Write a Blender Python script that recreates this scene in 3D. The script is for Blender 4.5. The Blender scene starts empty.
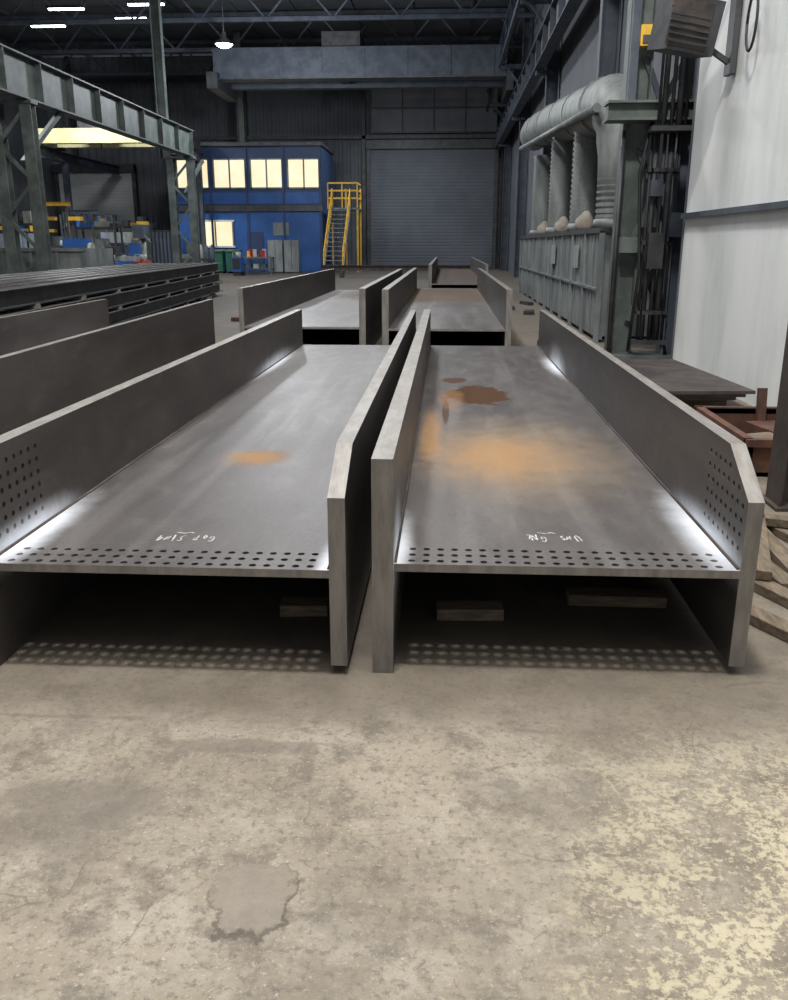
import bpy, math, random, bmesh
from mathutils import Vector, Matrix
random.seed(7)
S = bpy.context.scene
COL = S.collection
S.view_settings.view_transform = 'Standard'

# ------------------------------------------------------------------ node helpers
class NT:
    def __init__(s, name):
        s.m = bpy.data.materials.new(name); s.m.use_nodes = True
        s.t = s.m.node_tree; s.t.nodes.clear()
        s.out = s.t.nodes.new('ShaderNodeOutputMaterial')
        s.b = s.t.nodes.new('ShaderNodeBsdfPrincipled')
        s.t.links.new(s.b.outputs[0], s.out.inputs[0])
        s.tc = s.t.nodes.new('ShaderNodeTexCoord')
        s.co = s.tc.outputs['Object']
    def set(s, inp, v):
        if isinstance(v, bpy.types.NodeSocket): s.t.links.new(v, inp)
        elif isinstance(v, (tuple, list)) and len(v) == 3 and inp.type == 'RGBA': inp.default_value = (*v, 1)
        else: inp.default_value = v
    def math(s, op, a, b=0.0, clamp=False):
        n = s.t.nodes.new('ShaderNodeMath'); n.operation = op; n.use_clamp = clamp
        s.set(n.inputs[0], a); s.set(n.inputs[1], b); return n.outputs[0]
    def vmath(s, op, a, b=(0, 0, 0)):
        n = s.t.nodes.new('ShaderNodeVectorMath'); n.operation = op
        s.set(n.inputs[0], a); s.set(n.inputs[1], b)
        return n.outputs['Value'] if op == 'LENGTH' else n.outputs[0]
    def noise(s, scale, detail=6, rough=.6, stretch=(1, 1, 1), off=(0, 0, 0), dist=0):
        v = s.vmath('MULTIPLY', s.vmath('ADD', s.co, off), stretch)
        n = s.t.nodes.new('ShaderNodeTexNoise')
        s.set(n.inputs['Vector'], v); n.inputs['Scale'].default_value = scale
        n.inputs['Detail'].default_value = detail; n.inputs['Roughness'].default_value = rough
        n.inputs['Distortion'].default_value = dist
        return n.outputs[0]
    def ramp(s, f, lo, hi):
        n = s.t.nodes.new('ShaderNodeMapRange'); n.interpolation_type = 'SMOOTHSTEP'
        s.set(n.inputs[0], f); n.inputs[1].default_value = lo; n.inputs[2].default_value = hi
        return n.outputs[0]
    def mix(s, f, a, b):
        n = s.t.nodes.new('ShaderNodeMix'); n.data_type = 'RGBA'
        s.set(n.inputs[0], f); s.set(n.inputs[6], a); s.set(n.inputs[7], b)
        return n.outputs[2]
    def ellip(s, c, r, noise=None, namp=.6, soft=.6):
        v = s.vmath('MULTIPLY', s.vmath('SUBTRACT', s.co, c), tuple(1 / x for x in r))
        d = s.vmath('LENGTH', v)
        if noise is not None:
            d = s.math('ADD', d, s.math('MULTIPLY', s.math('SUBTRACT', noise, .5), namp * 2))
        n = s.t.nodes.new('ShaderNodeMapRange'); n.interpolation_type = 'SMOOTHSTEP'
        s.set(n.inputs[0], d); n.inputs[1].default_value = 1.0; n.inputs[2].default_value = max(0, 1 - soft)
        n.inputs[3].default_value = 0; n.inputs[4].default_value = 1
        return n.outputs[0]
    def bump(s, h, strength=.3, dist=.01):
        n = s.t.nodes.new('ShaderNodeBump'); n.inputs['Strength'].default_value = strength
        n.inputs['Distance'].default_value = dist
        s.set(n.inputs['Height'], h); s.t.links.new(n.outputs[0], s.b.inputs['Normal'])
    def fin(s, col, rough=.6, metal=0.0):
        s.set(s.b.inputs['Base Color'], col); s.set(s.b.inputs['Roughness'], rough)
        s.set(s.b.inputs['Metallic'], metal); return s.m

def mat(name, c1, c2=None, scale=4, rough=.6, metal=0., bump=0., stretch=(1, 1, 1), lo=.35, hi=.65, emis=0):
    n = NT(name)
    if c2 is None: c2 = tuple(x * .7 for x in c1)
    f = n.noise(scale, 8, .65, stretch)
    col = n.mix(n.ramp(f, lo, hi), c2, c1)
    if bump: n.bump(n.noise(scale * 8, 6, .7, stretch), bump)
    if emis:
        n.set(n.b.inputs['Emission Color'], col); n.b.inputs['Emission Strength'].default_value = emis
        n.fin((.1, .1, .1), rough, metal)
    else: n.fin(col, rough, metal)
    return n.m

# ------------------------------------------------------------------ mesh builder
class B:
    def __init__(s, name, mats):
        s.n = name; s.v = []; s.f = []; s.mi = []; s.sm = []; s.mats = mats if isinstance(mats, list) else [mats]
    def face(s, idx, m=0, sm=False):
        s.f.append(idx); s.mi.append(m); s.sm.append(sm)
    def hexa(s, P, m=0):
        o = len(s.v); s.v += [tuple(p) for p in P]
        for q in ((0, 3, 2, 1), (4, 5, 6, 7), (0, 1, 5, 4), (1, 2, 6, 5), (2, 3, 7, 6), (3, 0, 4, 7)):
            s.face([o + i for i in q], m)
    def box(s, x0, x1, y0, y1, z0, z1, m=0):
        s.hexa([(x0, y0, z0), (x1, y0, z0), (x1, y1, z0), (x0, y1, z0), (x0, y0, z1), (x1, y0, z1), (x1, y1, z1), (x0, y1, z1)], m)
    def cbox(s, c, size, m=0, rz=0., rx=0., ry=0.):
        M = Matrix.Translation(c) @ Matrix.Rotation(rz, 4, 'Z') @ Matrix.Rotation(ry, 4, 'Y') @ Matrix.Rotation(rx, 4, 'X')
        a, b, d = [x / 2 for x in size]
        s.hexa([M @ Vector(p) for p in ((-a, -b, -d), (a, -b, -d), (a, b, -d), (-a, b, -d), (-a, -b, d), (a, -b, d), (a, b, d), (-a, b, d))], m)
    def bar(s, p, q, w, h, m=0, up=(0, 0, 1)):
        p = Vector(p); q = Vector(q); d = (q - p).normalized(); up = Vector(up)
        if abs(d.dot(up)) > .99: up = Vector((0, 1, 0))
        r = d.cross(up).normalized() * w / 2; u = r.cross(d).normalized() * h / 2
        s.hexa([p - r - u, p + r - u, q + r - u, q - r - u, p - r + u, p + r + u, q + r + u, q - r + u], m)
    def ibeam(s, p, q, h, b, t, m=0, up=(0, 0, 1)):
        p = Vector(p); q = Vector(q); d = (q - p).normalized(); up = Vector(up)
        if abs(d.dot(up)) > .99: up = Vector((0, 1, 0))
        r = d.cross(up).normalized(); u = r.cross(d).normalized()
        s.bar(p, q, t, h - 2 * t, m, up)
        s.bar(p + u * (h - t) / 2, q + u * (h - t) / 2, b, t, m, up)
        s.bar(p - u * (h - t) / 2, q - u * (h - t) / 2, b, t, m, up)
    def tube(s, pts, rad, m=0, n=16, cap=True):
        pts = [Vector(p) for p in pts]
        if not isinstance(rad, list): rad = [rad] * len(pts)
        o = len(s.v); ref = None
        for i, p in enumerate(pts):
            d = (pts[min(i + 1, len(pts) - 1)] - pts[max(i - 1, 0)]).normalized()
            if ref is None:
                ref = Vector((1, 0, 0)) if abs(d.x) < .9 else Vector((0, 1, 0))
            ref = (ref - d * ref.dot(d)).normalized(); bb = d.cross(ref)
            for k in range(n):
                a = 2 * math.pi * k / n
                s.v.append(tuple(p + (ref * math.cos(a) + bb * math.sin(a)) * rad[i]))
        for i in range(len(pts) - 1):
            for k in range(n):
                s.face([o + i * n + k, o + i * n + (k + 1) % n, o + (i + 1) * n + (k + 1) % n, o + (i + 1) * n + k], m, True)
        if cap:
            s.face([o + k for k in range(n)][::-1], m); s.face([o + (len(pts) - 1) * n + k for k in range(n)], m)
    def corr(s, p, q, z0, z1, pitch, depth, m=0):
        p = Vector((*p, 0)); q = Vector((*q, 0)); L = (q - p).length; d = (q - p) / L
        nn = Vector((-d.y, d.x, 0))
        k = max(1, int(L / pitch)); pr = []
        for i in range(k):
            for a, b in ((0, 0), (.35, 0), (.5, 1), (.85, 1)):
                pr.append(p + d * ((i + a) * L / k) + nn * depth * b)
        pr.append(q); o = len(s.v)
        for x in pr: s.v.append((x.x, x.y, z0)); s.v.append((x.x, x.y, z1))
        for i in range(len(pr) - 1):
            s.face([o + 2 * i, o + 2 * i + 2, o + 2 * i + 3, o + 2 * i + 1], m)
        t = nn * -.04
        s.hexa([p + t + Vector((0, 0, z0)), q + t + Vector((0, 0, z0)), q + t * .2 + Vector((0, 0, z0)), p + t * .2 + Vector((0, 0, z0)),
                p + t + Vector((0, 0, z1)), q + t + Vector((0, 0, z1)), q + t * .2 + Vector((0, 0, z1)), p + t * .2 + Vector((0, 0, z1))], m)
    def prism(s, poly, axis, a, b, m=0):
        f = (lambda u, v, w: (w, u, v)) if axis == 'X' else ((lambda u, v, w: (u, v, w)) if axis == 'Z' else (lambda u, v, w: (u, w, v)))
        n = len(poly); o = len(s.v)
        for w in (a, b):
            for u, v in poly: s.v.append(f(u, v, w))
        s.face([o + i for i in range(n)][::-1], m); s.face([o + n + i for i in range(n)], m)
        for i in range(n): s.face([o + i, o + (i + 1) % n, o + n + (i + 1) % n, o + n + i], m)
    def done(s, parent=None, bevel=0, M=None):
        me = bpy.data.meshes.new(s.n); me.from_pydata(s.v, [], s.f)
        for mm in s.mats: me.materials.append(mm)
        for p, i, k in zip(me.polygons, s.mi, s.sm): p.material_index = i; p.use_smooth = k
        if M: me.transform(M)
        me.update()
        bm = bmesh.new(); bm.from_mesh(me); bmesh.ops.recalc_face_normals(bm, faces=bm.faces[:]); bm.to_mesh(me); bm.free()
        o = bpy.data.objects.new(s.n, me); COL.objects.link(o)
        if parent: o.parent = parent
        if bevel:
            md = o.modifiers.new('bevel', 'BEVEL'); md.width = bevel; md.segments = 2; md.limit_method = 'ANGLE'
        return o

def empty(name):
    o = bpy.data.objects.new(name, None); COL.objects.link(o); return o

# ------------------------------------------------------------------ materials
def steel_mat(name, spots=(), pale_spots=(), dark=1.0, metal=.35):
    n = NT(name)
    f1 = n.noise(1.1, 8, .6, (1, .3, 1)); f2 = n.noise(8, 9, .75, (1, .4, 1)); f3 = n.noise(70, 4, .6); f4 = n.noise(2.2, 4, .5, (2.5, .15, 1), (4, 4, 4))
    a = tuple(x * dark for x in (.112, .101, .097)); b = tuple(x * dark for x in (.060, .053, .051)); c = tuple(x * dark for x in (.19, .178, .172))
    col = n.mix(n.ramp(f1, .32, .68), b, a)
    col = n.mix(n.math('MULTIPLY', n.ramp(f2, .48, .75), .45), col, c)
    col = n.mix(n.math('MULTIPLY', n.ramp(f4, .5, .7), .4), col, c)
    col = n.mix(n.math('MULTIPLY', n.ramp(f3, .52, .7), .4), col, tuple(x * .4 for x in b))
    nz = n.noise(5, 9, .75, off=(3, 1, 0)); rough = n.math('ADD', .32, n.math('MULTIPLY', f2, .32))
    mask = 0.0; mt = metal
    for (c0, r, cc, st, soft, amp) in spots:
        e = n.math('MULTIPLY', n.ellip(c0, r, nz, amp, soft), st)
        col = n.mix(e, col, cc); mask = n.math('MAXIMUM', e, mask)
    pale_mask = 0.0
    for (c0, r, st) in pale_spots:  # soft-edged bluish-white patches along the web-to-flange joints
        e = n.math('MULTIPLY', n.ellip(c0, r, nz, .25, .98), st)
        pale_mask = n.math('MAXIMUM', e, pale_mask)
    if pale_spots: col = n.mix(pale_mask, col, (.88, .92, 1.0)); mt = n.math('MULTIPLY', n.math('SUBTRACT', 1, pale_mask), metal)
    if spots:
        mt = n.math('MULTIPLY', n.math('SUBTRACT', 1, mask), mt); rough = n.math('ADD', rough, n.math('MULTIPLY', mask, .35))
        n.set(n.b.inputs['Specular IOR Level'], n.math('SUBTRACT', .5, n.math('MULTIPLY', mask, .4)))
    n.bump(n.noise(40, 5, .7), .12, .004)
    return n.fin(col, rough, mt)

cut = mat('cut_steel_edge', (.27, .255, .235), (.17, .155, .142), 22, .5, .3, .15, stretch=(1, .3, .2), lo=.3, hi=.7)
flange_m = steel_mat('mill_scale_steel', dark=.85)
dark_steel = mat('dark_steel', (.07, .072, .078), (.035, .036, .04), 3, .5, .3)
green_steel = mat('green_painted_steel', (.12, .14, .13), (.055, .07, .065), 2, .55)
blue_steel = mat('blue_black_steel', (.075, .09, .115), (.04, .05, .07), 2, .6)
galv = mat('galvanised_sheet', (.38, .40, .37), (.23, .245, .23), 3, .5, .15, stretch=(1, 1, .3))
duct_m = mat('weathered_duct', (.27, .29, .275), (.15, .165, .16), 2.5, .55, .1, stretch=(1, 1, .3))
grey_panel = mat('grey_panel', (.24, .26, .26), (.13, .145, .145), 2, .55, .1, stretch=(1, 1, .4))
yellow = mat('yellow_paint', (.85, .5, .05), (.65, .37, .03), 4, .5)
paleyellow = mat('faded_yellow_paint', (.74, .70, .38), (.55, .52, .27), 1, .6)
blue = mat('blue_paint', (.018, .10, .34), (.012, .07, .25), 1, .55)
navy = mat('navy_paint', (.02, .05, .13), (.015, .035, .09), 1, .55)
white = mat('white_paint', (.75, .75, .73), (.6, .6, .58), 3, .5)
wood = mat('weathered_timber', (.19, .145, .10), (.09, .07, .048), 6, .85, 0, .3, stretch=(6, 1, 6))
woody = mat('weathered_timber_cross', (.22, .17, .12), (.11, .085, .06), 6, .85, 0, .3, stretch=(1, 6, 6))
rust = mat('rusty_steel', (.13, .055, .032), (.065, .033, .025), 5, .8, .1, .3)
brownsteel = mat('brown_steel', (.08, .062, .055), (.035, .028, .027), 4, .6, .2, .2)
green = mat('green_plastic', (.03, .13, .08), (.02, .09, .055), 3, .5)
red = mat('red_paint', (.5, .03, .02), None, 4, .4)
orange = mat('orange_paint', (.7, .2, .03), None, 4, .5)
black = mat('black_rubber', (.02, .02, .022), None, 5, .6)
chalk_m = mat('chalk', (.6, .6, .57), (.3, .29, .28), 60, .9)
lit_win = mat('lit_window_glass', (1.0, .92, .66), (1.0, .80, .48), .7, .3, emis=1.05)
lit_lamp = mat('lamp_tube', (.9, .95, 1.0), (.9, .95, 1.0), 1, .3, emis=12)
roof_m = mat('roof_sheet', (.15, .16, .18), (.10, .11, .125), .6, .8)
shutter_m = mat('shutter_slats', (.14, .155, .178), (.105, .118, .138), .3, .7, 0)
backwall_m = mat('back_wall_sheet', (.15, .16, .18), (.09, .10, .115), .3, .75)
white_wall = mat('white_wall_sheet', (.84, .86, .85), (.62, .65, .64), 1.2, .55, 0, 0, stretch=(1, 1, .25), lo=.25, hi=.6)

# concrete floor
n = NT('concrete_floor_mat')
sx = n.t.nodes.new('ShaderNodeSeparateXYZ'); n.t.links.new(n.co, sx.inputs[0])
base = n.mix(n.ramp(n.noise(.8, 9, .65), .32, .68), (.185, .153, .115), (.33, .283, .22))
base = n.mix(n.math('MULTIPLY', n.ramp(n.noise(3.2, 10, .75, off=(8, 8, 0)), .45, .62), .55), base, (.385, .345, .285))
base = n.mix(n.math('MULTIPLY', n.ramp(n.noise(6, 10, .75, off=(5, 2, 0)), .48, .62), .8), base, (.135, .112, .088))
base = n.mix(n.math('MULTIPLY', n.ramp(n.noise(38, 6, .75), .50, .64), .7), base, (.105, .09, .072))
base = n.mix(n.math('MULTIPLY', n.ramp(n.noise(80, 4, .75, off=(1, 9, 0)), .56, .70), .55), base, (.55, .51, .43))
# worn paint on the right part of the bay
reg = n.ellip((1.2, 1.25, 0), (1.25, 1.8, 50), n.noise(1.8, 5), .35, .6)
pn0 = n.math('ADD', n.math('MULTIPLY', n.noise(6, 12, .72, off=(2, 7, 0)), .4), n.math('MULTIPLY', n.noise(42, 8, .78, off=(7, 3, 0)), .6))
pn = n.math('MULTIPLY', n.ramp(pn0, .485, .53), reg)
base = n.mix(n.math('MULTIPLY', reg, .35), base, (.17, .142, .10))
base = n.mix(n.math('MULTIPLY', pn, .78), base, (.54, .48, .335))
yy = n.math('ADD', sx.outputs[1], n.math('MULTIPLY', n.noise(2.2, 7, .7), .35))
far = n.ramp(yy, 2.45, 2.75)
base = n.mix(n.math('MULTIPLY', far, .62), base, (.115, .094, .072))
under_shade = n.math('MULTIPLY', n.ramp(yy, 2.95, 3.15), n.ramp(sx.outputs[0], 1.25, 1.05))  # shadow beneath the girders deepened by painting the floor colour darker
base = n.mix(n.math('MULTIPLY', under_shade, .7), base, (.045, .036, .03))
jl = n.math('SUBTRACT', 1, n.ramp(n.math('ABSOLUTE', n.math('SUBTRACT', n.math('ADD', sx.outputs[1], n.math('MULTIPLY', n.noise(5, 6, .7), .06)), 2.47)), .0, .018))
base = n.mix(n.math('MULTIPLY', n.math('MULTIPLY', jl, n.ramp(n.noise(3, 4, off=(9, 9, 0)), .4, .6)), .6), base, (.12, .095, .07))
base = n.mix(n.math('MULTIPLY', n.ramp(n.noise(1.6, 8, .7, off=(12, 3, 0)), .50, .64), .5), base, (.14, .12, .095))
# spall patch + rim
nz = n.noise(9, 7, .65, off=(.3, .1, 0))
p1 = n.ellip((-.44, 1.67, 0), (.105, .12, 10), nz, .75, .12)
p2 = n.ellip((-.436, 1.658, 0), (.112, .13, 10), nz, .75, .08)
base = n.mix(n.math('MULTIPLY', n.math('SUBTRACT', p2, p1, True), .7), base, (.06, .048, .036))
base = n.mix(n.math('MULTIPLY', p1, .75), base, (.215, .185, .15))
for c, r in (((.42, 2.18, 0), (.07, .07, 9)), ((.98, 1.68, 0), (.05, .03, 9)), ((.31, 1.52, 0), (.045, .02, 9)), ((-.6, 2.3, 0), (.3, .05, 9)), ((.2, 2.15, 0), (.05, .04, 9)), ((-1.0, 2.0, 0), (.3, .12, 9))):
    base = n.mix(n.math('MULTIPLY', n.ellip(c, r, nz, .7, .35), .5), base, (.13, .11, .09))
# hairline cracks
vo = n.t.nodes.new('ShaderNodeTexVoronoi'); vo.feature = 'DISTANCE_TO_EDGE'; vo.inputs['Scale'].default_value = .8
nn2 = n.t.nodes.new('ShaderNodeTexNoise'); nn2.inputs['Scale'].default_value = 2.5; nn2.inputs['Detail'].default_value = 8; n.t.links.new(n.co, nn2.inputs['Vector'])
n.t.links.new(n.vmath('ADD', n.co, n.vmath('MULTIPLY', nn2.outputs[1], (.5, .5, 0))), vo.inputs['Vector'])
cr = n.math('MULTIPLY', n.math('SUBTRACT', 1, n.ramp(vo.outputs[0], 0, .005)), n.ramp(n.noise(1.7, 3, off=(4, 4, 0)), .48, .6))
base = n.mix(n.math('MULTIPLY', cr, .55), base, (.09, .075, .055))
n.bump(n.math('ADD', n.noise(30, 8, .75), n.math('ADD', n.math('MULTIPLY', pn, .3), n.math('MULTIPLY', p1, -.6))), .45, .01)
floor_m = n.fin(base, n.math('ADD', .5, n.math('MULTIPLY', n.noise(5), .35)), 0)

# ------------------------------------------------------------------ room shell
b = B('floor', floor_m); b.box(-27, 6, -6, 60, -.2, 0); b.done()
b = B('ceiling', roof_m); b.box(-27, 6, -1, 60, 13, 13.2)
for i in range(-26, 6, 3): b.box(i, i + .1, -1, 60, 12.9, 13)
b.done()
b = B('wall_right', [white_wall]); b.corr((2.98, 11.3), (3.2, -1), 0, 12.9, .19, .04, 0)
b.done()
b = B('trim_1', [blue_steel]); b.bar((2.90, 11.3, 1.84), (3.12, -1, 1.84), .05, .06); b.done()
b = B('wall_right_far', [backwall_m]); b.corr((3.75, 60), (3.75, 11.5), 0, 12.9, .5, .06, 0); b.bar((2.95, 11.42, 6.45), (3.8, 11.42, 6.45), .05, 12.9, 0); b.done()
b = B('wall_left', [backwall_m]); b.corr((-26, -1), (-26, 60), 0, 12.9, .6, .06); b.done()
b = B('wall_back', [backwall_m, dark_steel])
b.corr((3.75, 58.6), (-26, 58.6), 0, 12.9, .5, .05, 0)
for x in (-24.2, -18.3, -13, -5.4, 3.3): b.box(x - .12, x + .12, 58.2, 58.5, 0, 12.9, 1)
for z in (7.95, 11.4): b.box(-26, 3.6, 58.2, 58.45, z, z + .2, 1)
b.done()
b = B('window_1', [mat('dirty_glazing', (.21, .22, .24), (.14, .15, .17), .5, .6), dark_steel])
b.box(-4.9, 3.0, 58.1, 58.18, 8.3, 11.2, 0)
for i in range(5): x = -4.9 + i * 7.9 / 4; b.box(x - .04, x + .04, 58.05, 58.15, 8.3, 11.2, 1)
for z in (8.3, 9.7, 11.2): b.box(-4.9, 3.0, 58.04, 58.15, z - .05, z + .05, 1)
b.done()

def shutter(name, x0, x1, y, h, m):
    b = B(name, [m, dark_steel])
    k = int(h / .2)
    for i in range(k):
        z = i * h / k; d = h / k
        b.prism([(y, z), (y - .012, z + d * .3), (y - .012, z + d * .7), (y, z + d), (y + .05, z + d), (y + .05, z)], 'X', x0, x1, 0)
    b.box(x0 - .25, x0, y - .15, y + .1, 0, h + .5, 1); b.box(x1, x1 + .25, y - .15, y + .1, 0, h + .5, 1)
    b.box(x0 - .25, x1 + .25, y - .35, y + .1, h, h + .5, 1)
    b.box(x0, x1, y - .06, y + .05, 0, .12, 1)
    return b.done()
shutter('door_1', -4.95, 2.9, 58.0, 7.3, shutter_m)
shutter('door_2', -25.4, -20.5, 58.0, 6.0, mat('pale_shutter', (.48, .50, .51), (.4, .42, .43), .5, .5))

# ------------------------------------------------------------------ girders
def cut_holes(obj, cyls):
    c = B('cutter', [])
    for p, q, r in cyls: c.tube([p, q], r, 0, 10)
    co = c.done()
    md = obj.modifiers.new('b', 'BOOLEAN'); md.operation = 'DIFFERENCE'; md.object = co; md.solver = 'EXACT'
    dg = bpy.context.evaluated_depsgraph_get(); dg.update()
    me = bpy.data.meshes.new_from_object(obj.evaluated_get(dg))
    obj.modifiers.clear(); obj.data = me
    for p in me.polygons: p.use_smooth = False
    bpy.data.objects.remove(co)

def chalk(b, x0, y0, w, h, z, words):
    L = {'U': [[(0, 1), (.05, .3), (.3, 0), (.6, .25), (.55, 1.1)]], 'N': [[(0, 0), (.05, 1), (.5, .1), (.65, 1)]], 'G': [[(.6, .8), (.3, 1), (0, .6), (.1, .1), (.5, 0), (.6, .45), (.3, .4)]],
         'S': [[(.6, .9), (.2, 1), (.05, .75), (.5, .4), (.45, .1), (0, 0)]], 'P': [[(.1, 0), (0, 1), (.45, .95), (.5, .5), (.05, .4)]], '1': [[(.3, 0), (.35, 1)]],
         'L': [[(.1, 1), (0, 0), (.6, .1)]], 'O': [[(.3, 0), (0, .5), (.3, 1), (.6, .5), (.3, 0)]], ' ': [],
         '4': [[(.5, 0), (.5, 1), (0, .35), (.65, .35)]], '-': []}
    k = len(words)
    for i, ch in enumerate(words):
        jx, jy, js = random.uniform(-.2, .2), random.uniform(-.25, .25), random.uniform(.8, 1.3); sh = random.uniform(-.3, .3)
        for st in L[ch]:
            P = [(x0 + w - (i + jx + (u + v * sh) * .85 * js) * w / k, y0 + h - (v * js + jy) * h) for u, v in st]
            for p, q in zip(P, P[1:]): b.bar((*p, z), (*q, z), .0055, .0008, 0)
    P = [(x0 + w * .3, y0 + h * 1.7), (x0 + w * .45, y0 + h * 1.5), (x0 + w * .55, y0 + h * 1.75), (x0 + w * .62, y0 + h * 1.55)]
    for p, q in zip(P, P[1:]): b.bar((*p, z), (*q, z), .006, .0008, 0)

def girder(xl, xr, y0, y1, z0l, z0r, z1, zw, tl=.07, tr=.06, chl=None, chr_=None, holes='', web_m=None, fl_m=None, rot=0, txt=None, dyl=0, dyr=0):
    e = empty('steel_girder')
    fl = fl_m or flange_m
    def flange(nm, x0, x1, z0, ch, dy=0):
        b = B(nm, [fl, cut]); ys = y0 - dy
        poly = [(ys, z0), (y1, z0), (y1, z1)]
        if ch: poly += [(ys + ch[0], z1), (ys, z1 - ch[1])]
        else: poly += [(ys, z1)]
        b.prism(poly, 'X', x0, x1, 0)
        o = b.done(e)
        for p in o.data.polygons:
            if p.normal.z > .3 or p.normal.y < -.5: p.material_index = 1
        return o
    f1 = flange('left_flange', xl, xl + tl, z0l, chl, dyl); f2 = flange('right_flange', xr - tr, xr, z0r, chr_, dyr)
    w = B('web', [web_m or flange_m, cut]); w.box(xl + tl, xr - tr, y0, y1, zw - .015, zw + .015, 0); wo = w.done(e)
    for p in wo.data.polygons:
        if p.normal.y < -.5: p.material_index = 1
    wd = B('weld_bead', [brownsteel])
    for x in (xl + tl, xr - tr):
        wd.tube([(x, y0 + .01, zw + .015), (x, y1, zw + .015)], .009, 0, 6)
    wd.done(e)
    if 'w' in holes:
        k = int((xr - xl - tl - tr - .06) / .052); x0 = xl + tl + .03 + (xr - xl - tl - tr - .06 - (k - 1) * .052) / 2; cy = []
        for r in range(3):
            for i in range(k): cy.append(((x0 + i * .052, y0 + .035 + r * .062, zw - .05), (x0 + i * .052, y0 + .035 + r * .062, zw + .05), .0135))
        cut_holes(wo, cy)
    for key, f, xa, xb in (('l', f1, xl, xl + tl), ('r', f2, xr - tr, xr)):
        if key in holes:
            cy = []
            for i in range(8):
                for j in range(6):
                    yh = y0 + .05 + i * .058; zh = zw + .08 + j * .052
                    if key == 'r' and zh > z1 - .17 + (yh - y0) * .5: continue
                    cy.append(((xa - .05, yh, zh), (xb + .05, yh, zh), .0115))
            cut_holes(f, cy)
    if txt:
        c = B('chalk_mark', [chalk_m]); chalk(c, *txt[:4], zw + .0162, txt[4]); c.done(e)
    if rot:
        c = Vector(((xl + xr) / 2, (y0 + y1) / 2, 0))
        e.matrix_world = Matrix.Translation(c) @ Matrix.Rotation(rot, 4, 'Z') @ Matrix.Translation(-c)
    return e

OR = (.37, .195, .065); OR2 = (.31, .21, .11); BR = (.06, .028, .013)
wr = steel_mat('right_web_steel',
   spots=[((.42, 4.6, .4), (.78, 1.35, 5), OR2, .5, .95, .45), ((.28, 4.5, .4), (.50, .75, 5), OR, .55, .95, .5), ((-.08, 5.1, .4), (.09, 1.0, 5), OR, .5, .7, .5),
          ((.24, 6.5, .4), (.25, .42, 5), BR, .97, .1, .9), ((.01, 5.85, .4), (.03, .6, 5), BR, .8, .4, .5), ((.08, 7.2, .4), (.12, .18, 5), BR, .85, .2, .8),
          ((.05, 6.3, .4), (.12, .55, 5), (.22, .12, .06), .5, .5, .8)],
   pale_spots=[((1.04, 3.25, .4), (.15, .8, .16), .85), ((1.04, 8.1, .4), (.14, 1.0, .2), .85), ((-.17, 3.0, .4), (.08, .6, .2), .7)])
wl = steel_mat('left_web_steel',
   spots=[((-1.01, 4.4, .4), (.24, .24, 5), OR, .65, .9, .6)],
   pale_spots=[((-1.63, 3.1, .4), (.16, .75, .13), .85), ((-1.63, 8.2, .4), (.10, 1.5, .2), .85), ((-.40, 2.8, .4), (.07, .4, .2), .6)])
fr = steel_mat('right_girder_flange_steel', dark=.9, pale_spots=[((1.04, 3.25, .4), (.15, .65, .12), .9), ((1.04, 8.1, .4), (.16, .8, .25), .85), ((-.17, 3.0, .4), (.09, .4, .25), .7), ((-.2, 2.8, .3), (.09, .1, .3), .3)])
flm = steel_mat('left_girder_flange_steel', dark=.9, pale_spots=[((-1.63, 3.1, .4), (.15, .6, .12), .9), ((-1.63, 8.2, .4), (.12, 1.2, .14), .8), ((-.40, 2.8, .4), (.06, .3, .22), .6)])
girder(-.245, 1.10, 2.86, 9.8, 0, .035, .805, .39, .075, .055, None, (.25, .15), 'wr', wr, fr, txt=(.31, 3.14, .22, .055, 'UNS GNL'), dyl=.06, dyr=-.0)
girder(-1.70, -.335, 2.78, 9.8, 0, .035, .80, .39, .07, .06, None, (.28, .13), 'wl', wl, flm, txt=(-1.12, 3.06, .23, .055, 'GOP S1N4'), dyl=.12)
girder(-4.45, -2.95, 3.2, 11.6, 0, 0, .80, .39, .07, .06, rot=.045)
rearw = steel_mat('rear_web_steel', spots=[((0, 20, .4), (3, 3.5, 5), (.13, .085, .045), .7, .4, .4)], dark=1.4)
girder(-.86, .88, 11.7, 23.0, .0, .0, .93, .40, .09, .08, web_m=rearw)
girder(-2.86, -1.10, 11.9, 22.0, .0, .0, .93, .40, .07, .09, web_m=rearw)
girder(-.50, 1.15, 24.5, 40, .0, .0, .98, .45, .09, .08, web_m=mat('brown_mill_scale', (.12, .085, .06), (.07, .05, .04), 2, .6, .1))

# ------------------------------------------------------------------ timbers on floor
def plank(x, y, l, w, h, rz=0, z=0, m=wood, name='timber_block'):
    b = B(name, [m]); b.cbox((x, y, z + h / 2), (l, w, h), 0, rz); return b.done(bevel=.004)
plank(.12, 3.32, .28, .1, .05, .05, m=woody); plank(.76, 3.5, .42, .1, .05, -.02, m=woody); plank(-.58, 3.32, .2, .1, .05, .1, m=woody)
b = B('timber_pile', [wood])
for i, (x, y, l, rz, z) in enumerate([(1.50, 4.3, 1.3, .1, 0), (1.68, 4.15, 1.5, -.05, 0), (1.84, 4.4, 1.2, .25, 0), (1.60, 4.2, 1.1, -.3, .05), (1.78, 4.5, .8, 1.2, .05), (1.48, 3.6, .6, .4, 0), (1.35, 3.25, .3, .5, 0)]):
    b.cbox((x, y, z + .024), (.09, l, .045), 0, rz)
b.done(bevel=.003)
b = B('plate_stack', [brownsteel, woody])
for i in range(3): b.cbox((2.3 + i * .03, 9.25 - i * .05, .12 + i * .035), (.85, 2.3, .03), 0, .04 * i)
for y in (8.4, 9.2, 10.0): b.cbox((2.3, y, .05), (.85, .1, .1), 1)
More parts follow.
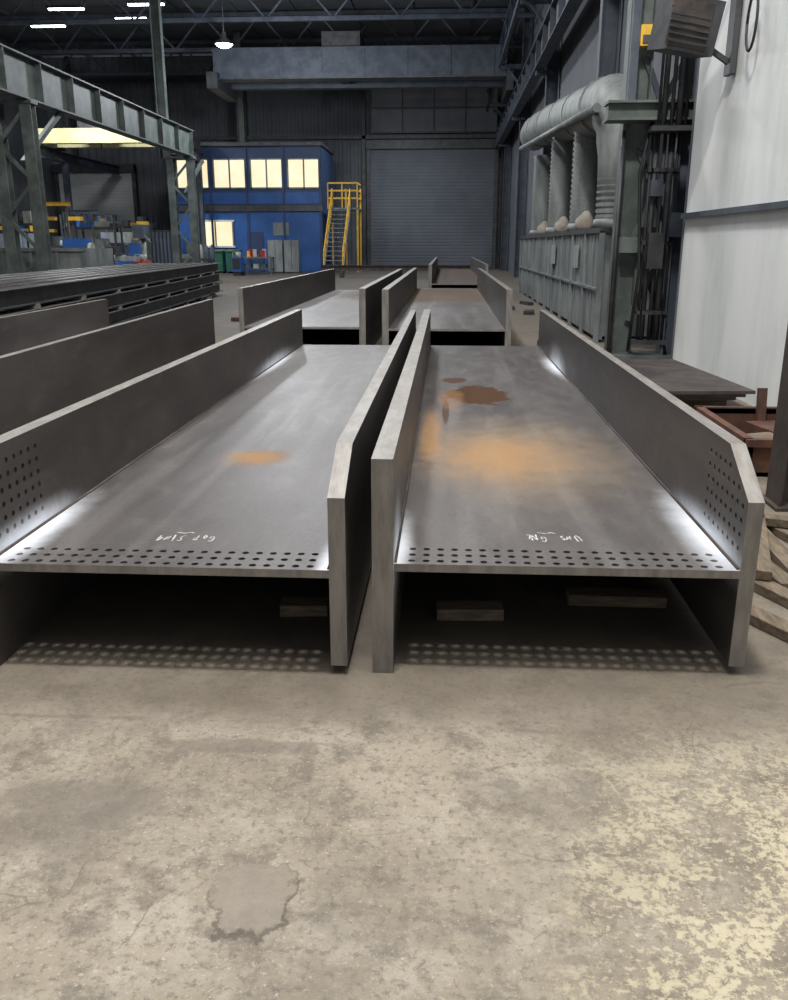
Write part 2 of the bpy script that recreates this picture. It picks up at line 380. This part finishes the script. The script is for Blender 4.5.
b.done()
b = B('timber_pile', [wood])
for i in range(5): b.cbox((1.42 + .02 * i, 7.3 + .65 * i, .03), (.4, .14, .06), 0, .15 * (i % 3))
b.done(bevel=.003)
b = B('rusty_steel_bin', [rust, woody])
x0, x1, y0, y1, h = 2.04, 2.8, 5.7, 6.9, .25
b.box(x0, x1, y0, y1, 0, .03); b.box(x0, x1, y0, y0 + .03, 0, h); b.box(x0, x1, y1 - .03, y1, 0, h)
b.box(x0, x0 + .03, y0, y1, 0, h); b.box(x1 - .03, x1, y0, y1, 0, h)
for a in ((x0 - .03, x1 + .03, y0 - .03, y0 + .03), (x0 - .03, x1 + .03, y1 - .03, y1 + .03), (x0 - .03, x0 + .03, y0, y1), (x1 - .03, x1 + .03, y0, y1)): b.box(*a, h - .04, h + .01)
b.cbox((2.4, 6.3, .1), (.5, .2, .12), 1, .4); b.cbox((2.55, 6.6, .12), (.3, .4, .1), 0, .2); b.bar((2.5, 6.8, .1), (2.5, 6.85, .42), .06, .06)
b.done()
b = B('steel_stub_column', [brownsteel]); b.ibeam((2.1, 5.05, 0), (2.1, 5.05, 1.5), .24, .22, .015, 0, (1, 0, 0)); b.box(1.95, 2.25, 4.9, 5.2, 0, .02); b.done()

# ------------------------------------------------------------------ stack of long beams (left)
b = B('steel_beam_stack', [dark_steel, cut, wood])
for l in range(3):
    for i in range(6):
        x = - i * .42; z = .25 + l * .30; e = random.uniform(-.4, .2)
        b.ibeam((x, 0, z), (x, 18.5 + e, z), .24, .22, .016, 0)
        b.bar((x + .112, 0, z + .112), (x + .112, 18.5 + e, z + .112), .004, .016, 1)  # pale strip standing in for the highlight along the flange edge
    for y in range(1, 18, 2): b.box(-2.3, .13, y - .06, y + .06, .07 + l * .30, .13 + l * .30, 1 if l else 0)
for y in range(1, 18, 3): b.box(-2.3, .2, y - .1, y + .1, 0, .08, 2)
b.done(M=Matrix.Translation((-5.4, 8.6, 0)) @ Matrix.Rotation(.091, 4, 'Z'))
b = B('steel_skip', [grey_panel])
b.box(-16, -15.94, 25, 27.2, 0, 1.4); b.box(-10.46, -10.4, 25, 27.2, 0, 1.4)
b.box(-16, -10.4, 25, 25.06, 0, 1.4); b.box(-16, -10.4, 27.14, 27.2, 0, 1.4); b.box(-16, -10.4, 25, 27.2, 0, .06)
for i in range(8): b.box(-16 + i * .79, -15.9 + i * .79, 24.92, 25, 0, 1.3)
b.box(-16.05, -10.35, 24.9, 25.02, 1.32, 1.42)
b.done()

# ------------------------------------------------------------------ left columns + crane runway
def lattice_col(x, y, h, w=.5, m=green_steel, name='steel_column', top=None):
    b = B(name, [m])
    b.ibeam((x - w, y, 0), (x - w, y, h), .3, .3, .03, 0, (0, 1, 0)); b.ibeam((x + w, y, 0), (x + w, y, h), .3, .3, .03, 0, (0, 1, 0))
    z = .4; k = 0
    while z + .9 < h:
        b.bar((x - w, y - .12, z), (x + w, y - .12, z + .9), .1, .03, 0, (0, 1, 0)) if k % 2 == 0 else b.bar((x + w, y - .12, z), (x - w, y - .12, z + .9), .1, .03, 0, (0, 1, 0))
        z += .9; k += 1
    b.box(x - w - .3, x + w + .3, y - .3, y + .3, 0, .06); b.box(x - w - .2, x + w + .2, y - .2, y + .2, h - .02, h + .06)
    if top:
        b.ibeam((x - w - .2, y, h), (x - w - .2, y, 12.9), .4, .3, .03, 0, (1, 0, 0))
    return b.done()
for y in (23.4, 38, 52.5): lattice_col(-11.3, y, 5.0, .42, top=1)
b = B('crane_runway_girder', [green_steel, blue_steel])
x = -10.95
b.ibeam((x, 8, 5.6), (x, 38.4, 5.6), 1.05, .4, .04, 0)
for i in range(16): b.box(x - .18, x + .18, 8.2 + 2 * i, 8.23 + 2 * i, 5.1, 6.1, 0)
b.bar((x, 8, 6.16), (x, 38.4, 6.16), .06, .08, 1)
for i in range(15):   # horizontal surge girder behind the runway
    b.bar((x, 8.2 + 2 * i, 6.0), (x - .9, 9.2 + 2 * i, 6.0), .06, .06, 0); b.bar((x - .9, 9.2 + 2 * i, 6.0), (x, 10.2 + 2 * i, 6.0), .06, .06, 0)
b.bar((x - .9, 8, 6.0), (x - .9, 38.4, 6.0), .15, .25, 0)
for y in (23.4, 38): b.bar((x, y + 2.2, 5.1), (x - .3, y + .2, 3.6), .12, .12, 0)
b.done()
b = B('crane_runway_girder', [blue_steel])
b.ibeam((3.0, 12.7, 7.6), (3.0, 57, 7.6), .9, .35, .04); b.bar((3.0, 12.7, 8.1), (3.0, 57, 8.1), .07, .1)
for i in range(22): b.box(2.83, 3.17, 13.5 + 2 * i, 13.53 + 2 * i, 7.2, 8.0)
b.bar((2.3, 12.7, 9.4), (2.3, 57, 9.4), .12, .2); b.bar((2.3, 12.7, 10.4), (2.3, 57, 10.4), .1, .1)
for i in range(15): b.bar((2.3, 13 + 2.8 * i, 9.4), (2.3, 14.4 + 2.8 * i, 10.4), .07, .07); b.bar((2.3, 14.4 + 2.8 * i, 10.4), (2.3, 15.8 + 2.8 * i, 9.4), .07, .07)
b.done()
b = B('bridge_crane', [blue_steel, dark_steel, yellow])
b.box(-11.1, 2.6, 43.6, 44.1, 8.9, 10.3); b.box(-11.1, 2.6, 45.8, 46.3, 8.9, 10.3)
b.box(-11.3, -10.8, 43, 47, 8.5, 9.2, 1); b.box(2.6, 2.9, 43, 47, 8.3, 9.1, 1)
b.box(-6, -4.2, 43.9, 46.1, 10.3, 11.0, 1); b.tube([(-5.1, 45, 10.3), (-5.1, 45, 9.4)], .05, 1, 8); b.box(-5.35, -4.85, 44.8, 45.2, 9.0, 9.5, 1)
for i in range(7): b.box(-10 + 2 * i, -9.96 + 2 * i, 43.57, 43.6, 8.9, 10.3, 0)
b.box(-11.1, 2.6, 43.2, 43.6, 8.9, 8.95, 1)
b.done()
b = B('bridge_crane', [paleyellow, dark_steel])
b.box(-21.0, -13.7, 46, 46.5, 6.5, 7.2); b.box(-21.0, -13.7, 48, 48.5, 6.5, 7.2); b.box(-13.9, -13.4, 45.5, 49, 6.4, 6.9, 1); b.box(-21.4, -20.9, 45.5, 49, 6.4, 6.9, 1)
b.box(-19, -17.5, 46.3, 48.2, 7.2, 7.8, 1); b.tube([(-18.2, 47.2, 7.4), (-18.2, 47.2, 5.6)], .04, 1, 6)
b.done()
for x in (-21.2, -13.65):
    b = B('crane_runway_girder', [blue_steel]); b.ibeam((x, 45, 6.1), (x, 57.5, 6.1), .5, .3, .03)
    for y in (49.4 if x < -20 else 49.2,): b.ibeam((x, y, 0), (x, y, 5.85), .3, .3, .03, 0, (1, 0, 0))
    b.done()
for y in (30, 36, 42, 48, 54):
    b = B('roof_truss', [blue_steel])
    b.bar((-26, y, 11.1), (3.7, y, 11.1), .16, .18); b.bar((-26, y, 12.7), (3.7, y, 12.7), .16, .18)
    for i in range(10):
        x = -26 + i * 2.97
        b.bar((x, y, 11.1), (x + 1.48, y, 12.7), .08, .08); b.bar((x + 1.48, y, 12.7), (x + 2.97, y, 11.1), .08, .08)
    b.done()

# ------------------------------------------------------------------ right side steelwork
b = B('steel_column', [green_steel, blue_steel, dark_steel, yellow, black])
b.ibeam((2.42, 12.3, 0), (2.42, 12.3, 12.9), .32, .26, .025, 0, (1, 0, 0)); b.ibeam((3.12, 12.1, 0), (3.12, 12.1, 12.9), .36, .3, .03, 1, (1, 0, 0))
for i in range(11): b.bar((2.5, 12.2, .5 + i * 1.1), (3.0, 12.2, 1.6 + i * 1.1), .08, .03, 0, (0, 1, 0)); b.bar((3.0, 12.25, .5 + i * 1.1), (2.5, 12.25, 1.6 + i * 1.1), .08, .03, 1, (0, 1, 0))
b.box(2.0, 3.3, 11.85, 12.05, 3.02, 3.22, 0); b.box(1.98, 3.3, 11.75, 12.1, 3.2, 3.23, 0); b.box(1.98, 3.3, 11.75, 12.1, 3.0, 3.03, 0)
b.box(2.2, 3.3, 11.9, 12.5, 0, .05)
for x, r, m in ((2.66, .035, 2), (2.76, .025, 2), (2.85, .045, 2), (2.93, .02, 4), (2.60, .018, 4)):
    b.tube([(x, 11.95, .25), (x, 11.95, 2.95)], r, m, 10); b.tube([(x, 11.7, 2.9), (x, 11.7, 9)], r, m, 10)
    for z in (.6, 1.5, 2.4): b.box(x - r - .015, x + r + .015, 11.9, 12.1, z, z + .05, 2)
b.box(2.52, 3.0, 11.9, 12.1, .2, .26, 2); b.box(2.52, 3.0, 11.64, 12.0, 2.86, 2.92, 2)
b.box(2.62, 2.82, 11.78, 11.9, 1.2, 1.65, 2); b.box(2.88, 3.05, 11.8, 11.92, 1.6, 1.9, 1); b.box(2.3, 2.52, 11.95, 12.1, 1.4, 1.6, 0); b.box(2.6, 2.75, 11.8, 11.92, 2.1, 2.3, 1)
b.box(2.36, 2.60, 11.98, 12.12, 3.88, 4.12, 3); b.box(2.39, 2.57, 11.96, 11.98, 3.91, 4.0, 2)
b.tube([(2.5, 12.0, 0.1), (2.55, 11.9, 1.2), (2.48, 12.0, 2.4), (2.58, 11.95, 3.0)], .02, 4, 8)
b.tube([(2.24, 12.0, 0.1), (2.24, 12.0, 2.9)], .03, 2, 8); b.bar((2.3, 12.0, 3.2), (2.3, 12.0, 9), .1, .08, 1)
for y in (21, 32, 43, 54):
    b.ibeam((3.45, y, 0), (3.45, y, 12.9), .4, .3, .03, 1, (1, 0, 0)); b.box(2.9, 3.5, y - .15, y + .15, 7.0, 7.15, 1)
    b.bar((2.3, y, 9.25), (3.4, y, 9.25), .15, .2, 1); b.bar((2.6, y, 9.2), (3.4, y, 8.2), .1, .1, 1)
b.done()

b = B('filter_housing', [grey_panel, dark_steel, galv])
b.corr((2.45, 29), (2.45, 14), .08, 1.68, .32, -.05, 0)
b.box(2.44, 3.2, 14.0, 14.06, .05, 1.7, 0); b.box(2.5, 3.2, 14, 29, .0, .1, 1); b.box(2.36, 3.2, 13.96, 29, 1.68, 1.76, 1)
for i in range(11): y = 14 + i * 1.5; b.box(2.36, 2.44, y - .04, y + .04, 0, 1.7, 0)
b.box(2.36, 2.45, 14, 29, .8, .84, 0)
for y in (16.2, 19.6): b.box(2.34, 2.37, y, y + .5, 1.1, 1.5, 2)
b.done()
b = B('extraction_duct', [duct_m, grey_panel, dark_steel])
pts = [(2.82, 15.4, 1.80), (2.82, 15.4, 2.9)] + [(2.82, 15.4 + .8 * (1 - math.cos(a)), 3.0 + .85 * math.sin(a)) for a in [i * math.pi / 16 for i in range(1, 9)]] + [(2.82, 18, 3.98), (2.82, 22, 4.35), (2.82, 26, 4.7), (2.82, 30, 5.0), (2.85, 31, 5.0)]
b.tube(pts, [.30, .34] + [.38] * 2 + [.44] * 6 + [.48] * 5, 0, 20)
for p in ((17, 3.9), (19.5, 4.12), (22.0, 4.35), (25, 4.62), (28, 4.85)): b.tube([(2.82, p[0], p[1]), (2.82, p[0] + .06, p[1])], .50, 0, 20)
for y in (15.4, 18.6, 22.6, 27):
    P = []; R = []; z = 1.9; k = 0; top = 2.9 if y < 16 else 4.0
    while z < top: P.append((2.82, y, z)); R.append(.33 if k % 2 else .30); z += .05; k += 1
    b.tube(P, R, 0, 20)
    b.tube([(2.82, y, 1.78), (2.82, y, 1.92)], [.38, .34], 1, 20)
b.tube([(2.35, 15, 3.6), (2.35, 30, 4.5)], .07, 1, 10)
for y in (17, 21, 25, 29): b.bar((2.85, y, 1.8), (2.85, y, 4.0), .07, .07, 2); 
b.done()
b = B('dust_sack', [mat('canvas', (.36, .32, .27), (.25, .22, .18), 5, .9)])
for y in (17.3, 20.6, 24.5): b.tube([(2.62, y, 1.76), (2.62, y, 1.84), (2.62, y, 1.95), (2.64, y, 2.05), (2.64, y, 2.12)], [.16, .2, .18, .1, .04], 0, 14)
b.done()
b = B('unit_heater', [dark_steel, brownsteel, black])
b.cbox((2.42, 10.0, 3.66), (.52, .45, .5), 0, .25, .15, .12); b.cbox((2.40, 9.76, 3.63), (.44, .03, .42), 1, .25, .15, .12)
for i in range(7): b.cbox((2.40, 9.74, 3.46 + i * .06), (.44, .03, .012), 0, .25, .5, .12)
b.bar((2.5, 10.0, 3.9), (2.5, 10.0, 4.5), .05, .05); b.bar((2.5, 10.0, 4.3), (2.92, 10.0, 4.3), .06, .06); b.bar((2.6, 10, 3.5), (2.92, 10.0, 3.3), .05, .05); b.box(2.88, 2.94, 9.9, 10.1, 3.2, 4.5)
b.done()
b = B('coiled_cable', [black])
b.tube([(2.87, 9.3 + .14 * math.cos(a), 3.55 + .26 * math.sin(a)) for a in [i * math.pi / 8 for i in range(17)]], .014, 0, 6); b.bar((2.85, 9.3, 3.81), (2.92, 9.3, 3.81), .02, .02)
b.done()

# ------------------------------------------------------------------ blue two-storey office
b = B('site_office', [blue, navy, lit_win, white, dark_steel, grey_panel])
X0, X1, Y0, Y1, H = -15.3, -7.0, 50, 55, 6.7
b.box(X0, X1, Y0, Y1, 0, 3.4, 0); b.box(X0, X1, Y0, Y1, 3.4, H, 1); b.box(X0 - .2, X1 + .1, Y0 - .25, Y1, H, H + .18, 4); b.box(X0 - .05, X1 + .05, Y0 - .15, Y0, 3.3, 3.6, 4)
b.box(X0, X1, Y0 - .05, Y0, 3.7, 4.3, 0)
for i in range(4):
    xa = X0 + .2 + i * 2.08; xb = xa + 1.78
    b.box(xa, xb, Y0 - .04, Y0, 4.55, 6.0, 2)
    for xx in (xa, (xa + xb) / 2, xb): b.box(xx - .04, xx + .04, Y0 - .09, Y0, 4.5, 6.05, 5)
    for zz in (4.5, 6.0): b.box(xa - .04, xb + .04, Y0 - .09, Y0, zz, zz + .07, 5)
b.box(-14.1, -12.1, Y0 - .04, Y0, 1.45, 2.75, 2)
for xx in (-14.1, -13.1, -12.1): b.box(xx - .04, xx + .04, Y0 - .09, Y0, 1.4, 2.8, 5)
b.box(-14.2, -12.0, Y0 - .1, Y0, 1.35, 1.45, 3); b.box(-14.2, -12.0, Y0 - .1, Y0, 2.75, 2.85, 3)
b.box(-11.3, -10.4, Y0 - .06, Y0, 0, 2.2, 1)
for i in range(5): b.box(X0 + i * 2.05 - .06, X0 + i * 2.05 + .06, Y0 - .1, Y0, 0, H, 1)
b.box(-9.8, -8.9, Y0 - .06, Y0, 2.0, 2.7, 5)
b.done()
b = B('access_stair', [yellow, grey_panel])
dx0 = -.45
for i in range(14): b.box(-6.0 + dx0, -5.0 + dx0, 46.2 + i * .28, 46.46 + i * .28, .24 * (i + 1) - .04, .24 * (i + 1), 1)
for x in (-6.0 + dx0, -5.0 + dx0):
    b.bar((x, 46.2, .1), (x, 50.2, 3.5), .06, .2, 1); b.bar((x, 46.2, 1.1), (x, 50.2, 4.5), .05, .05); b.bar((x, 46.2, .65), (x, 50.2, 4.05), .04, .04)
    for i in range(6): b.bar((x, 46.2 + .8 * i, .1 + .68 * i), (x, 46.2 + .8 * i, 1.1 + .68 * i), .05, .05)
b.box(-6.8, -5.0, 50.2, 52.2, 3.4, 3.5, 1)
for x in (-6.7, -5.9, -5.05): b.bar((x, 50.25, 3.5), (x, 50.25, 4.8), .07, .07); b.bar((x, 52.1, 0), (x, 52.1, 4.6), .09, .09)
for z in (4.0, 4.4, 4.8): b.bar((-6.7, 50.25, z), (-5.05, 50.25, z), .09, .09); b.bar((-5.05, 50.25, z), (-5.05, 52.1, z), .07, .07)
b.bar((-5.05, 50.3, 0), (-5.05, 50.3, 3.4), .1, .1)
b.done()

# ------------------------------------------------------------------ workshop clutter
def lathe(x, y, m, s=1.):
    b = B('lathe', [m, dark_steel, galv, yellow])
    b.box(x - 1.2 * s, x + 1.2 * s, y - .35, y + .35, 0, .75 * s, 0); b.box(x - 1.2 * s, x - .5 * s, y - .4, y + .4, .75 * s, 1.45 * s, 0)
    b.tube([(x - .5 * s, y, 1.1 * s), (x - .35 * s, y, 1.1 * s)], .22 * s, 2, 14); b.box(x - .5 * s, x + 1.2 * s, y - .2, y + .2, .75 * s, .9 * s, 2)
    b.box(x + .2 * s, x + .5 * s, y - .4, y + .3, .9 * s, 1.2 * s, 1); b.box(x + .9 * s, x + 1.2 * s, y - .2, y + .2, .9 * s, 1.3 * s, 0)
    b.bar((x - .9 * s, y, 1.45 * s), (x - .9 * s, y, 2.1 * s), .06, .06, 1); b.box(x - 1.0 * s, x - .6 * s, y - .2, y + .1, 2.0 * s, 2.12 * s, 3)
    return b.done()
def bench(x, y, w=2.):
    b = B('workbench', [wood, blue_steel, yellow, red, galv, blue])
    b.box(x - w / 2, x + w / 2, y - .4, y + .4, .82, .9, 0)
    for dx in (-w / 2 + .06, w / 2 - .06):
        for dy in (-.34, .34): b.bar((x + dx, y + dy, 0), (x + dx, y + dy, .82), .08, .08, 1)
    b.box(x - w / 2, x + w / 2, y - .35, y + .35, .25, .3, 1)
    for i in range(8): c = random.uniform(-w / 2 + .15, w / 2 - .2); hh = random.uniform(.1, .4); b.cbox((x + c, y + random.uniform(-.2, .2), .9 + hh / 2), (.2, .2, hh), random.choice([2, 3, 4, 5, 1, 1, 4]), random.random())
    for i in range(4): b.cbox((x - w / 2 + .3 + i * .4, y, .42), (.28, .4, .22), random.choice([1, 4, 5]))
    return b.done()
def rack(x, y, w=2.4, h=2.6):
    b = B('storage_rack', [blue_steel, dark_steel, wood, grey_panel, yellow, galv, blue])
    for dx in (-w / 2, w / 2):
        for dy in (-.4, .4): b.bar((x + dx, y + dy, 0), (x + dx, y + dy, h), .08, .08, 0)
    for k in range(3):
        z = .3 + k * h / 3; b.box(x - w / 2, x + w / 2, y - .45, y - .38, z, z + .1, 1); b.box(x - w / 2, x + w / 2, y - .4, y + .4, z + .08, z + .11, 2)
        for i in range(5): hh = random.uniform(.15, .55); b.cbox((x - w / 2 + .3 + i * w / 5.2, y, z + .12 + hh / 2), (.35, .5, hh), random.choice([2, 3, 3, 4, 5, 6, 1, 1]))
    return b.done()
def drill(x, y, m=green):
    b = B('pillar_drill', [m, dark_steel, galv])
    b.box(x - .35, x + .35, y - .4, y + .4, 0, .15, 1); b.tube([(x, y + .2, .1), (x, y + .2, 2.1)], .1, 2, 12); b.box(x - .3, x + .3, y - .4, y + .1, .9, 1.0, 1)
    b.box(x - .22, x + .22, y - .45, y + .4, 1.75, 2.3, 0); b.tube([(x, y - .25, 1.75), (x, y - .25, 1.35)], .05, 2, 8); b.bar((x + .2, y - .3, 1.9), (x + .5, y - .4, 1.6), .03, .03, 2)
    return b.done()
def jib(x, y, h=3.6, l=2.2, m=yellow):
    b = B('jib_crane', [m, dark_steel])
    b.tube([(x, y, 0), (x, y, h)], .09, 1, 12); b.ibeam((x, y, h - .15), (x + l, y, h - .15), .16, .12, .02, 0); b.bar((x, y, h - .7), (x + l * .5, y, h - .2), .05, .05, 1)
    b.box(x - .3, x + .3, y - .3, y + .3, 0, .04, 1); b.box(x + l * .7, x + l * .7 + .2, y - .1, y + .1, h - .5, h - .23, 1); b.tube([(x + l * .7 + .1, y, h - .55), (x + l * .7 + .1, y, h - 1.3)], .02, 1, 6)
    return b.done()
def welder(x, y, m=blue):
    b = B('welding_machine', [m, black, galv])
    b.cbox((x, y, .55), (.45, .8, .7), 0); b.cbox((x, y - .41, .6), (.38, .03, .5), 1); b.tube([(x - .25, y + .3, .15), (x + .25, y + .3, .15)], .15, 1, 12); b.box(x - .2, x + .2, y - .35, y - .25, 0, .2, 1)
    b.bar((x - .18, y - .3, .9), (x - .18, y - .3, 1.15), .03, .03, 2); b.bar((x + .18, y - .3, .9), (x + .18, y - .3, 1.15), .03, .03, 2); b.bar((x - .18, y - .3, 1.15), (x + .18, y - .3, 1.15), .03, .03, 2)
    b.tube([(x, y + .1, .9), (x, y + .1, 1.15)], .14, 2, 12)
    return b.done()
def screen(x, y, m, w=1.8, h=2.0):
    b = B('welding_screen', [m, dark_steel])
    for i in range(7):
        xa = x - w / 2 + i * w / 7; b.prism([(xa, y), (xa + w / 14, y - .06), (xa + w / 7, y), (xa + w / 7, y + .02), (xa + w / 14, y - .04), (xa, y + .02)], 'Z', .25, h - .05, 0)
    for s_ in (-1, 1): b.bar((x + s_ * w / 2, y, 0), (x + s_ * w / 2, y, h), .05, .05, 1); b.bar((x + s_ * w / 2, y - .3, .03), (x + s_ * w / 2, y + .3, .03), .05, .05, 1)
    b.bar((x - w / 2, y, h), (x + w / 2, y, h), .05, .05, 1)
    return b.done()
pale_blue = mat('pale_blue_curtain', (.40, .47, .55), (.3, .36, .44), 3, .6)
lathe(-15.5, 36, blue_steel); lathe(-17.5, 41, grey_panel, 1.3); lathe(-13.2, 41, green_steel, 1.2); lathe(-14.4, 30, grey_panel); lathe(-13.4, 34, blue, 1.2)
bench(-16.9, 33); bench(-19, 37, 2.4); bench(-13.7, 46.3); bench(-10.2, 46.6); bench(-13.8, 38, 1.8)
rack(-23.6, 48); rack(-18.5, 52, h=3.2); rack(-18.8, 45.8, h=3); rack(-20.3, 41.5, h=3.1); rack(-15.9, 40, 1.8, 2.8)
drill(-12.7, 36.5, blue_steel); drill(-18.2, 31.5, grey_panel); drill(-16.2, 47)
jib(-18.2, 39.3, 3.4, 1.4); jib(-15.0, 34.8, 2.9, 1.2, blue_steel)
screen(-14.2, 28.0, pale_blue, 1.4, 1.9); screen(-17.2, 35.5, pale_blue); screen(-12.7, 39.4, blue_steel, 1.2, 2.1)
welder(-11.7, 33.5, red); welder(-12.0, 31.0); welder(-16.4, 31.2, orange); welder(-10.6, 44.5); welder(-14.9, 32.2, yellow)
b = B('plasma_cutting_machine', [blue, galv, yellow, dark_steel])
b.box(-17.5, -13.5, 49, 51.5, 0, .9, 3); b.box(-17.4, -17.0, 48.8, 51.6, .9, 1.8, 0); b.box(-14.0, -13.6, 48.8, 51.6, .9, 1.8, 0); b.box(-17.4, -13.6, 49.5, 49.9, 1.6, 2.1, 1); b.box(-15.6, -15.2, 49.3, 49.5, 1.1, 2.3, 2)
b.done(M=Matrix.Translation((.3, -6.3, 0)))
for x in (-12.6, -11.7):
    b = B('wheelie_bin', [green, black])
    b.prism([(47.9, .1), (48.5, .1), (48.6, 1.15), (47.8, 1.15)], 'X', x - .35, x + .35, 0); b.cbox((x, 48.2, 1.19), (.78, .9, .08), 0, 0, .05)
    b.tube([(x - .36, 48.5, .12), (x + .36, 48.5, .12)], .12, 1, 12); b.box(x - .36, x - .3, 47.9, 48.0, 0, .15, 1)
    b.done()
for x in (-9.4, -8.5):
    b = B('metal_cabinet', [grey_panel, dark_steel])
    b.box(x - .4, x + .4, 48.2, 48.7, .08, 1.75, 0); b.box(x - .01, x + .01, 48.18, 48.2, .12, 1.7, 1); b.box(x - .38, x + .38, 48.25, 48.65, 0, .08, 1)
    b.done()
b = B('gas_cylinder_rack', [red, galv, blue_steel, dark_steel])
for i in range(4):
    x = -12.4 + i * .28
    b.tube([(x, 43.2, 0), (x, 43.2, 1.3), (x, 43.2, 1.45), (x, 43.2, 1.52)], [.12, .12, .06, .03], [0, 1, 2, 2][i], 12)
b.box(-12.6, -11.4, 43.05, 43.08, .8, .86, 3); b.done()
for xa, xb in ((-4.3, -3.3), (1.4, 2.1)):
    b = B('steel_offcuts', [rust, dark_steel, wood])
    for i in range(13):
        x = random.uniform(xa, xb); y = random.uniform(13, 30)
        b.cbox((x, y, .04), (random.uniform(.1, .25), random.uniform(.3, 1.0), .08), random.choice([0, 1, 2]), random.uniform(-.4, .4))
    b.done()
b = B('trestle_beam', [brownsteel, dark_steel])
b.ibeam((-6, 42, .45), (2.0, 42, .45), .25, .2, .02, 0)
for x in (-5, -2, 1): b.box(x - .1, x + .1, 41.8, 42.2, 0, .33, 1)
b.done()

# ------------------------------------------------------------------ lamps
def bay_lamp(x, y, z, r=.3):
    b = B('high_bay_lamp', [dark_steel, lit_lamp])
    b.tube([(x, y, z + .5), (x, y, z + .3), (x, y, z)], [.1, .12, r], 0, 16, False); b.tube([(x, y, z - .12), (x, y, z - .05), (x, y, z + .03)], [r * .4, r * .75, r * .9], 1, 16); b.tube([(x, y, z + .5), (x, y, 12.85)], .02, 0, 6)
    b.done()
bay_lamp(-9.9, 41, 9.9, r=.42)
for (x, y, z) in ((-17.7, 41, 10.7), (-15.5, 45.5, 12.0), (-12.6, 39, 11.0), (-12.2, 46, 12.0), (-16.2, 39.5, 11.0)):
    b = B('strip_light', [dark_steel, lit_lamp]); b.box(x - .8, x + .8, y - .12, y + .12, z + .05, z + .15, 0); b.box(x - .75, x + .75, y - .08, y + .08, z, z + .05, 1)
    b.bar((x - .6, y, z + .1), (x - .6, y, 12.85), .02, .02); b.bar((x + .6, y, z + .1), (x + .6, y, 12.85), .02, .02); b.done()

def area(name, loc, size, power, rot=(0, 0, 0), col=(1, 1, 1), sy=None):
    l = bpy.data.lights.new(name, 'AREA'); l.energy = power; l.color = col; l.size = size
    if sy: l.shape = 'RECTANGLE'; l.size_y = sy
    o = bpy.data.objects.new(name, l); o.location = loc; o.rotation_euler = rot; COL.objects.link(o)
def point(name, loc, r, power, col=(1, 1, 1)):
    l = bpy.data.lights.new(name, 'POINT'); l.energy = power; l.color = col; l.shadow_soft_size = r
    o = bpy.data.objects.new(name, l); o.location = loc; COL.objects.link(o)
point('bay_light_near', (-.3, 2.6, 10.5), .36, 3700, (1, .97, .92))
area('soft_fill_near', (-1, -1, 11), 5, 340, (math.radians(-8), 0, 0), (1, .97, .92))  # added soft fill above and behind the camera, no fitting there
area('soft_fill_mid', (-1.5, 10, 12), 4, 720, (0, 0, 0), (.98, .98, 1), 5)  # second added soft fill, over the front girders
area('hall_fill_mid', (-3, 20, 10.6), 1.2, 700, (0, 0, 0), (.97, .98, 1))  # from here to the left bay: added hall fill, no lamp fittings
area('hall_fill_rear', (-3, 34, 10.6), 1.2, 620, (0, 0, 0), (.94, .97, 1))  # added fill for the rear of the hall
area('hall_fill_far', (-3, 51, 8.6), 1.2, 400, (0, 0, 0), (.9, .95, 1))  # added fill that lifts the back wall and shutter
area('hall_fill_left', (-18, 42, 9.6), 1.5, 1100, (0, 0, 0), (.95, .97, 1))  # added fill to brighten the left bay
area('hall_fill_left_near', (-16, 28, 9.6), 1.5, 750, (0, 0, 0), (.92, .96, 1))  # added fill for the nearer part of the left bay
point('roof_fill', (-7, 37, 8.0), .5, 1500, (.88, .94, 1))  # added point that brightens the dark roof, not a real fitting

w = bpy.data.worlds.new('world'); S.world = w; w.use_nodes = True
w.node_tree.nodes['Background'].inputs[0].default_value = (.94, .97, 1, 1); w.node_tree.nodes['Background'].inputs[1].default_value = .34

# ------------------------------------------------------------------ camera
cam = bpy.data.cameras.new('camera'); co = bpy.data.objects.new('camera', cam); COL.objects.link(co)
cam.sensor_fit = 'VERTICAL'; cam.sensor_height = 36; cam.lens = 36 * 853 / 1000; cam.clip_start = .05; cam.clip_end = 300
co.location = (0, 0, 1.5); co.rotation_euler = (math.radians(90 - 16.65), 0, math.radians(3.41))
S.camera = co
